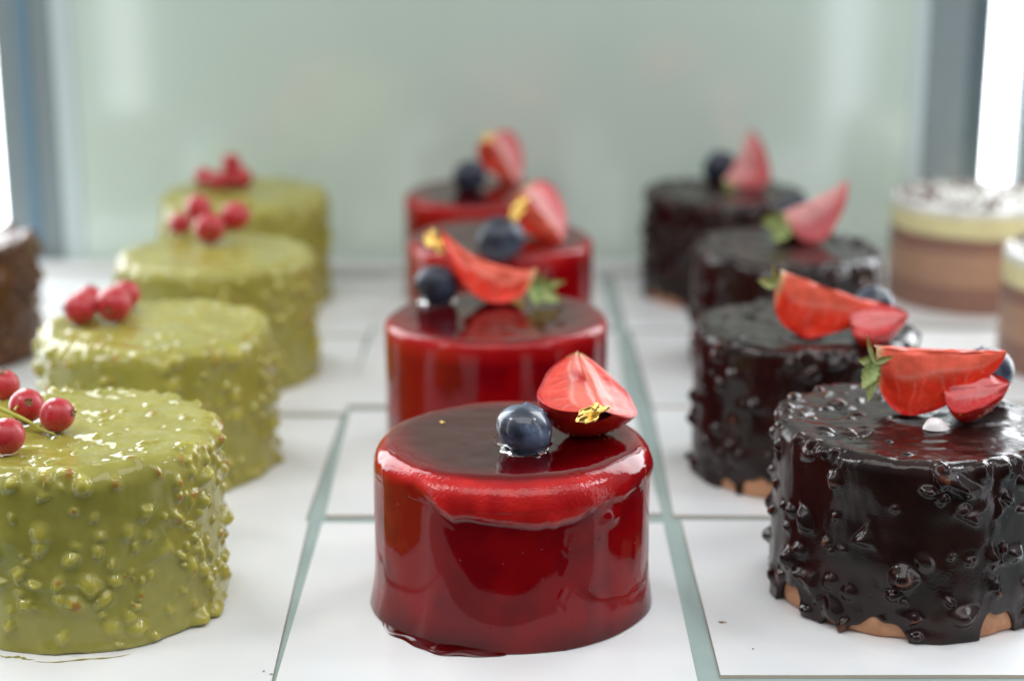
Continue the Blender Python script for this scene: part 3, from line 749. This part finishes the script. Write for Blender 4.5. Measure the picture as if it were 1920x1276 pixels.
def currants(label, key, berries, stems, seed):
    cx, cy, ct = CAKES[key]; bx0 = sum(b[0] for b in berries)/len(berries); by0 = sum(b[1] for b in berries)/len(berries)
    root = thing('redcurrant_sprig', label, 'redcurrants', (bx0, by0, ct), 0, 'sprigs of redcurrants on the green cakes')
    nr, nc = 32, 48
    for i, (x, y, z, r, axv) in enumerate(berries):
        ph = np.linspace(0.001, math.pi-.001, nr)[:, None]; th = (np.arange(nc)/nc*2*math.pi)[None, :]
        rad = r*(1-.10*np.exp(-(ph/.22)**2)+.03*np.exp(-((math.pi-ph)/.3)**2))+0*th
        P = np.stack([(rad*np.sin(ph)*np.cos(th)).ravel(), (rad*np.sin(ph)*np.sin(th)).ravel(), (rad*np.cos(ph)*1.03+0*th).ravel()], -1)
        q = np.array(Vector((0, 0, 1)).rotation_difference(Vector(axv).normalized()).to_matrix())
        b = mesh('berry', (P@q.T), grid_faces(nr, nc), M['currant'], root, (x-bx0, y-by0, z))
        V = []; F = []
        for k in range(5):           # dried flower remnant
            a = k/5*6.283
            for rr, zz, da in ((.02, r*.93, -.5), (.02, r*.93, .5), (.11, r*1.06, .45), (.13, r*1.16, 0), (.11, r*1.06, -.45)):
                V.append((rr*math.cos(a+da), rr*math.sin(a+da), zz))
            F.append(tuple(range(k*5, k*5+5)))
        m0 = len(V)
        for j in range(8): V.append((.085*math.cos(j/8*6.283), .085*math.sin(j/8*6.283), r*.935))
        for j in range(8): V.append((.05*math.cos(j/8*6.283), .05*math.sin(j/8*6.283), r*1.01))
        F += [(m0+j, m0+(j+1) % 8, m0+8+(j+1) % 8, m0+8+j) for j in range(8)]+[tuple(m0+8+j for j in range(8))]
        mesh('calyx', np.array(V)@q.T, F, M['dry'], b, smooth=False)
    for pts, rad in stems:
        pts = [np.array(p)-np.array([bx0, by0, 0]) for p in pts]; n = len(pts); rings = []
        for k, p in enumerate(pts):
            d = pts[min(n-1, k+1)]-pts[max(0, k-1)]; d = d/np.linalg.norm(d); s_ = np.cross(d, [0, 0, 1.]); s_ /= np.linalg.norm(s_)+1e-9; u_ = np.cross(s_, d)
            rr = rad*(1-.5*k/(n-1))
            rings.append(np.stack([p+s_*rr*math.cos(a)+u_*rr*math.sin(a) for a in np.arange(8)/8*6.283]))
        mesh('stem', np.array(rings).reshape(-1, 3), grid_faces(n, 8), M['stem'], root)

def curve(a, b, c, n=12):
    a, b, c = map(np.array, (a, b, c)); return [a*(1-t)**2+b*2*t*(1-t)+c*t*t for t in np.linspace(0, 1, n)]

def berry_px(key, px, py, r, axv, up=0.0):
    """a berry resting on the cake: centre height known, so its place on the cake follows"""
    z = CAKES[key][2]+r*.97+up; x, y = loc_on(px, py, z); return (x, y, r*.97+up, r, axv)

# redcurrants
g1 = [berry_px('G1', 8, 722, .46, (0, -.3, 1)), berry_px('G1', 50, 760, .50, (.45, -1, .55)), berry_px('G1', 107, 777, .49, (1, -.2, .2)), berry_px('G1', 12, 817, .50, (-.6, -.8, .0)), berry_px('G1', -52, 770, .5, (-.6, -.4, .3))]
zt = .10; bx, by, _, _, _ = g1[1]
currants('redcurrant sprig on the nearest green cake, cut off by the left picture edge', 'G1', g1,
         [(curve((bx-1.5, by-.2, .75), (bx-.2, by-.75, .55), (bx+.65, by-1.0, .12)), .085), (curve((bx+.5, by-.95, .16), (bx+.9, by-.9, .32), (bx+.95, by-.62, .25)), .05), (curve((bx+.55, by-.98, .14), (bx+.9, by-1.15, .06), (bx+1.15, by-1.35, .05)), .045), (curve((bx-.15, by-.7, .56), (bx-.15, by-.6, .65), (bx-.1, by-.42, .6)), .04)], 1)
g2 = [berry_px('G2', 150, 578, .56, (-.9, -.3, .1)), berry_px('G2', 168, 562, .50, (0, .5, .8)), berry_px('G2', 214, 570, .63, (-.1, -1, -.1)), berry_px('G2', 236, 552, .52, (.2, .1, 1))]
currants('four redcurrants at the left rim of the second green cake', 'G2', g2, [(curve((g2[0][0], g2[0][1], .3), (g2[1][0], g2[1][1], .5), (g2[2][0], g2[2][1], .3)), .05)], 2)
g3 = [berry_px('G3', 372, 390, .57, (0, 0, 1), .8), berry_px('G3', 337, 420, .48, (-1, -.2, .1)), berry_px('G3', 393, 427, .66, (.3, -1, .05)), berry_px('G3', 441, 405, .62, (.8, .1, .5), .4)]
currants('four pinkish redcurrants on the third green cake from the front', 'G3', g3, [(curve((g3[0][0], g3[0][1], .4), (g3[2][0], g3[2][1], .6), (g3[3][0], g3[3][1], .3)), .05)], 3)
g4 = [berry_px('G4', 384, 332, .48, (-1, 0, .2)), berry_px('G4', 405, 340, .46, (-.2, -1, 0)), berry_px('G4', 424, 337, .46, (0, .3, 1)), berry_px('G4', 453, 334, .54, (.8, -.5, 0)), berry_px('G4', 434, 306, .48, (.1, -.6, .7), .75)]
currants('cluster of small dark redcurrants on the rearmost green cake', 'G4', g4, [(curve((g4[0][0], g4[0][1], .4), (g4[2][0], g4[2][1], .9), (g4[3][0], g4[3][1], .4)), .05)], 4)

def onc(key, px, py, dz=0):
    z = CAKES[key][2]; x, y = loc_on(px, py, z+dz); return x, y, z-.01
# blueberries
x, y, z = onc('R1', 983, 800, .65); HBX = (x, y)
blueberry('frosty blueberry on the nearest red cake, beside the pink strawberry piece', x, y, z, .83, (.45, .35, .82), 'blue', True)
x, y, z = onc('R2', 818, 527, .75); blueberry('dark blueberry left of the curved strawberry slice on the second red cake', x, y, z, .82, (.3, .7, .6), 'blue_dark', True)
x, y, z = onc('R3', 938, 447, .8); blueberry('round blueberry in the middle of the third red cake', x, y, z, 1.02, (-.3, .6, .8), 'blue_dark')
x, y, z = onc('R4', 881, 328, .75); blueberry('smallest-looking blueberry, on the rearmost red cake', x, y, z, .88, (-.5, .7, .6), 'blue_dark')
x, y, z = onc('C1', 1848, 694, .75); blueberry('blueberry mostly behind the strawberry slice on the nearest chocolate cake', x, y, z, .90, (-.6, .3, .9), 'blue_dark')
x, y, z = onc('C2', 1638, 570, .75); blueberry('blueberry with its open crown showing on the second chocolate cake', x, y, z, .78, (.35, -.85, .2), 'blue_dark')
x, y, z = onc('C3', 1497, 400, .9); blueberry('blueberry almost hidden behind the strawberry on the third chocolate cake', x, 75.3, z, .95, (0, .7, .6), 'blue_dark')
x, y, z = onc('C4', 1352, 295, .8); blueberry('blueberry behind the pale strawberry piece on the rearmost chocolate cake', x-.25, 87.9, z, .9, (-.3, .5, .8), 'blue_dark')

# strawberries
x, y, z = onc('R1', 1100, 748, 1.1)
strawberry('pink cut strawberry piece with a hollow core on the nearest red cake', x+.05, y+.2, z, 2.4, 1.60, (.22, -.82, -.46), (-.95, -.25, -.02), 150, 'pink', 0, None, 3, 0, .14, 80, inv=True)
x, y, z = onc('R2', 925, 520, .9)
strawberry('curved red strawberry slice with gold tip and green calyx on the second red cake', x-.1, y, z, 3.9, 1.45, (-.90, -.05, .34), (-.25, -.45, -.85), 95, 'red', .55,
           [((.8, -.5, -.25), 1.3, .34, -.2), ((1, .1, .15), 1.3, .18, .1), ((.2, -.8, -.5), .9, .22, -.2), ((.5, .3, .5), .7, .16, .3)], 7, 0, 0, 50)
x, y, z = onc('R3', 1012, 405, 1.0)
strawberry('pale pink strawberry wedge on the third red cake', x, y, z, 2.8, 1.45, (.62, -.2, -.70), (-.6, .45, -.6), 108, 'two', 0, None, 9, 0, 0, 30)
x, y, z = onc('R4', 942, 305, 1.0)
strawberry('red strawberry wedge standing on the rearmost red cake', x, y, z, 2.8, 1.35, (.5, -.1, -.85), (-.7, .5, -.5), 110, 'two', 0, None, 12, 0, 0, 30)
CALX = [((-.25, -.3, -1), 1.15, .22, .1), ((-.55, -.5, -.75), .95, .26, .1), ((-.45, .1, 1), .95, .08, .25), ((.7, -.1, .35), .6, .09, .2), ((-.9, .3, .1), .5, .16, 0)]
x, y, z = onc('C1', 1756, 722, .9)
strawberry('bright red strawberry slice with wilted calyx on the nearest chocolate cake', x-.12, y, z, 3.75, 1.95, (.985, -.06, -.03), (.0, -.12, -1), 82, 'red', .03, CALX, 21, .10, .0, 60)
x, y, z = onc('C1', 1840, 760, .5)
strawberry('small glossy strawberry chunk tucked behind the slice on the nearest chocolate cake', x-.18, y+.30, z, 1.85, .98, (.92, -.30, .20), (-.05, -.85, -.45), 165, 'dark', 0, None, 22, 0, 0, 20, 'strawberry_chunk')
x, y, z = onc('C2', 1545, 585, .9)
strawberry('red strawberry slice tilting to the right on the second chocolate cake', x+.1, y, z, 3.7, 1.85, (.93, -.05, -.30), (-.20, -.15, -1), 85, 'red', .0, [((-.9, -.2, .2), .8, .2, .2), ((-.3, -.2, 1), .8, .12, .1)], 24, .10, 0, 40)
x, y, z = onc('C2', 1640, 625, .5)
strawberry('small strawberry chunk beside the tilted slice on the second chocolate cake', x+.1, y+.3, z, 1.9, 1.0, (.92, -.3, .15), (-.05, -.85, -.45), 165, 'dark', 0, None, 25, 0, 0, 20, 'strawberry_chunk')
x, y, z = onc('C3', 1520, 408, 1.0)
strawberry('pink strawberry slice with leafy green calyx on the third chocolate cake', x, y, z, 3.1, 1.75, (.80, -.1, .42), (.25, -.2, -1), 85, 'pale', .12, [((-1, -.3, .1), 1.3, .42, .2), ((-.5, -.5, -.5), 1.2, .42, .1), ((-.7, .2, .5), .8, .3, 0)], 27, 0, 0, 30)
x, y, z = onc('C4', 1388, 312, 1.0)
strawberry('pale pink strawberry piece pointing up on the rearmost chocolate cake', x-.25, 85.6, z, 2.9, 1.9, (.42, -.1, .88), (.9, -.2, -.35), 85, 'pale', .12, [((-1, -.1, -.6), .8, .25, .2)], 28, 0, 0, 30)

# gold leaf
x, y = loc_on(1108, 770, 6.3)
gold_flake('crumpled gold leaf scrap on the pink strawberry of the nearest red cake', x, y-.35, 6.35, .95, .42, (-.2, -.9, .45), 3, .35)
x, y = loc_on(816, 452, 7.35)
gold_flake('bright gold leaf scrap on the tip of the curved strawberry slice', x, y-.15, 7.35, 1.15, .5, (-.1, -.95, .4), 5, -.95)
x, y = loc_on(972, 392, 7.2)
gold_flake('gold leaf scrap between blueberry and strawberry on the third red cake', x, y, 7.2, 1.2, .5, (-.1, -.95, .4), 8, 1.0)
x, y = loc_on(915, 258, 8.0)
gold_flake('small gold leaf scrap at the top of the rearmost red cake strawberry', x, y, 8.0, .6, .35, (-.1, -.95, .4), 9, .2)
x, y = loc_on(829, 791, CAKES['R1'][2]+.02)
gold_flake('tiny gold fleck lying on the dark top of the nearest red cake', x, y, CAKES['R1'][2]+.03, .16, .12, (0, 0, 1), 10, .2)

# white dab under the slice of the front chocolate cake
x, y, z = onc('C1', 1748, 792, .15)
n = 40; t2 = np.arange(n)/n*2*math.pi; rings = []
for r, zz in ((.34, .0), (.29, .10), (.19, .24), (.11, .29), (.05, .30), (.01, .305)):
    rings.append(np.stack([r*np.cos(t2)*(1.15+.1*np.sin(2*t2))+.12*(1-zz*2), r*np.sin(t2)*.9, np.full(n, zz)], -1))
o = mesh('cream_dab', np.array(rings).reshape(-1, 3), grid_faces(6, n)[:, ::-1], M['dab'], None, (x, y, z))
tag(o, 'white cream dab under the strawberry slice on the nearest chocolate cake', 'cream')

# small stains on the cards
def blob(name, x, y, r, mat, parent, seed, asp=1.0):
    n = 24; t3 = np.arange(n)/n*2*math.pi; k = 1+.35*np.sin(t3*3+seed)+.25*np.sin(t3*5+seed*2)
    rings = [np.stack([(x+r*u*k*np.cos(t3)), (y+asp*r*u*k*np.sin(t3)), np.full(n, CT+.012+.02*(1-u))], -1) for u in (1, .8, .4, .02)]
    return mesh(name, np.array(rings).reshape(-1, 3), grid_faces(4, n)[:, ::-1], mat, parent)
CARDS = {o['label']: o for o in C.objects if o.get('category') == 'cake card'}
def stain(lbl, px, py, r, mat, seed, asp=1.0):
    o = CARDS[lbl]; x, y = loc_on(px, py, CT); blob('stain', x-o.location.x/S, y-o.location.y/S, r, mat, o, seed, asp)
stain('white card with a small brown speck under the nearest dark chocolate cake', 1354, 1166, .10, M['speck'], 1, .6)
stain('white card with a small brown speck under the nearest dark chocolate cake', 1412, 1216, .03, M['speck'], 2)
stain('white card under the nearest green cake', 498, 1268, .05, M['speck'], 3, .5)
stain('white card under the nearest green cake', 484, 1262, .03, M['speck'], 4)
# smear of green glaze on the card beside the front green cake
g = CARDS['white card under the nearest green cake']; n = 80
for q, (a0, a1, rad, wd_) in enumerate(((262, 296, 4.42, .035), (248, 262, 4.30, .05))):
    an = np.radians(np.linspace(a0, a1, n)); tt = np.linspace(0, 1, n); rings = []
    for u in (-1, -.4, .4, 1):
        rr = rad+.05*np.sin(tt*9)+u*wd_*np.sin(tt*math.pi)*(1+.5*np.sin(tt*29))
        rings.append(np.stack([-12.45-g.location.x/S+rr*np.cos(an), 48.0-g.location.y/S+rr*np.sin(an), np.full(n, CT+.012+.012*(1-abs(u)))], -1))
    mesh('glaze_smear', np.array(rings).reshape(-1, 3), grid_faces(4, n, False), M['green'], g, attrs={'nut': np.zeros(4*n), 'lump': np.zeros(4*n)})
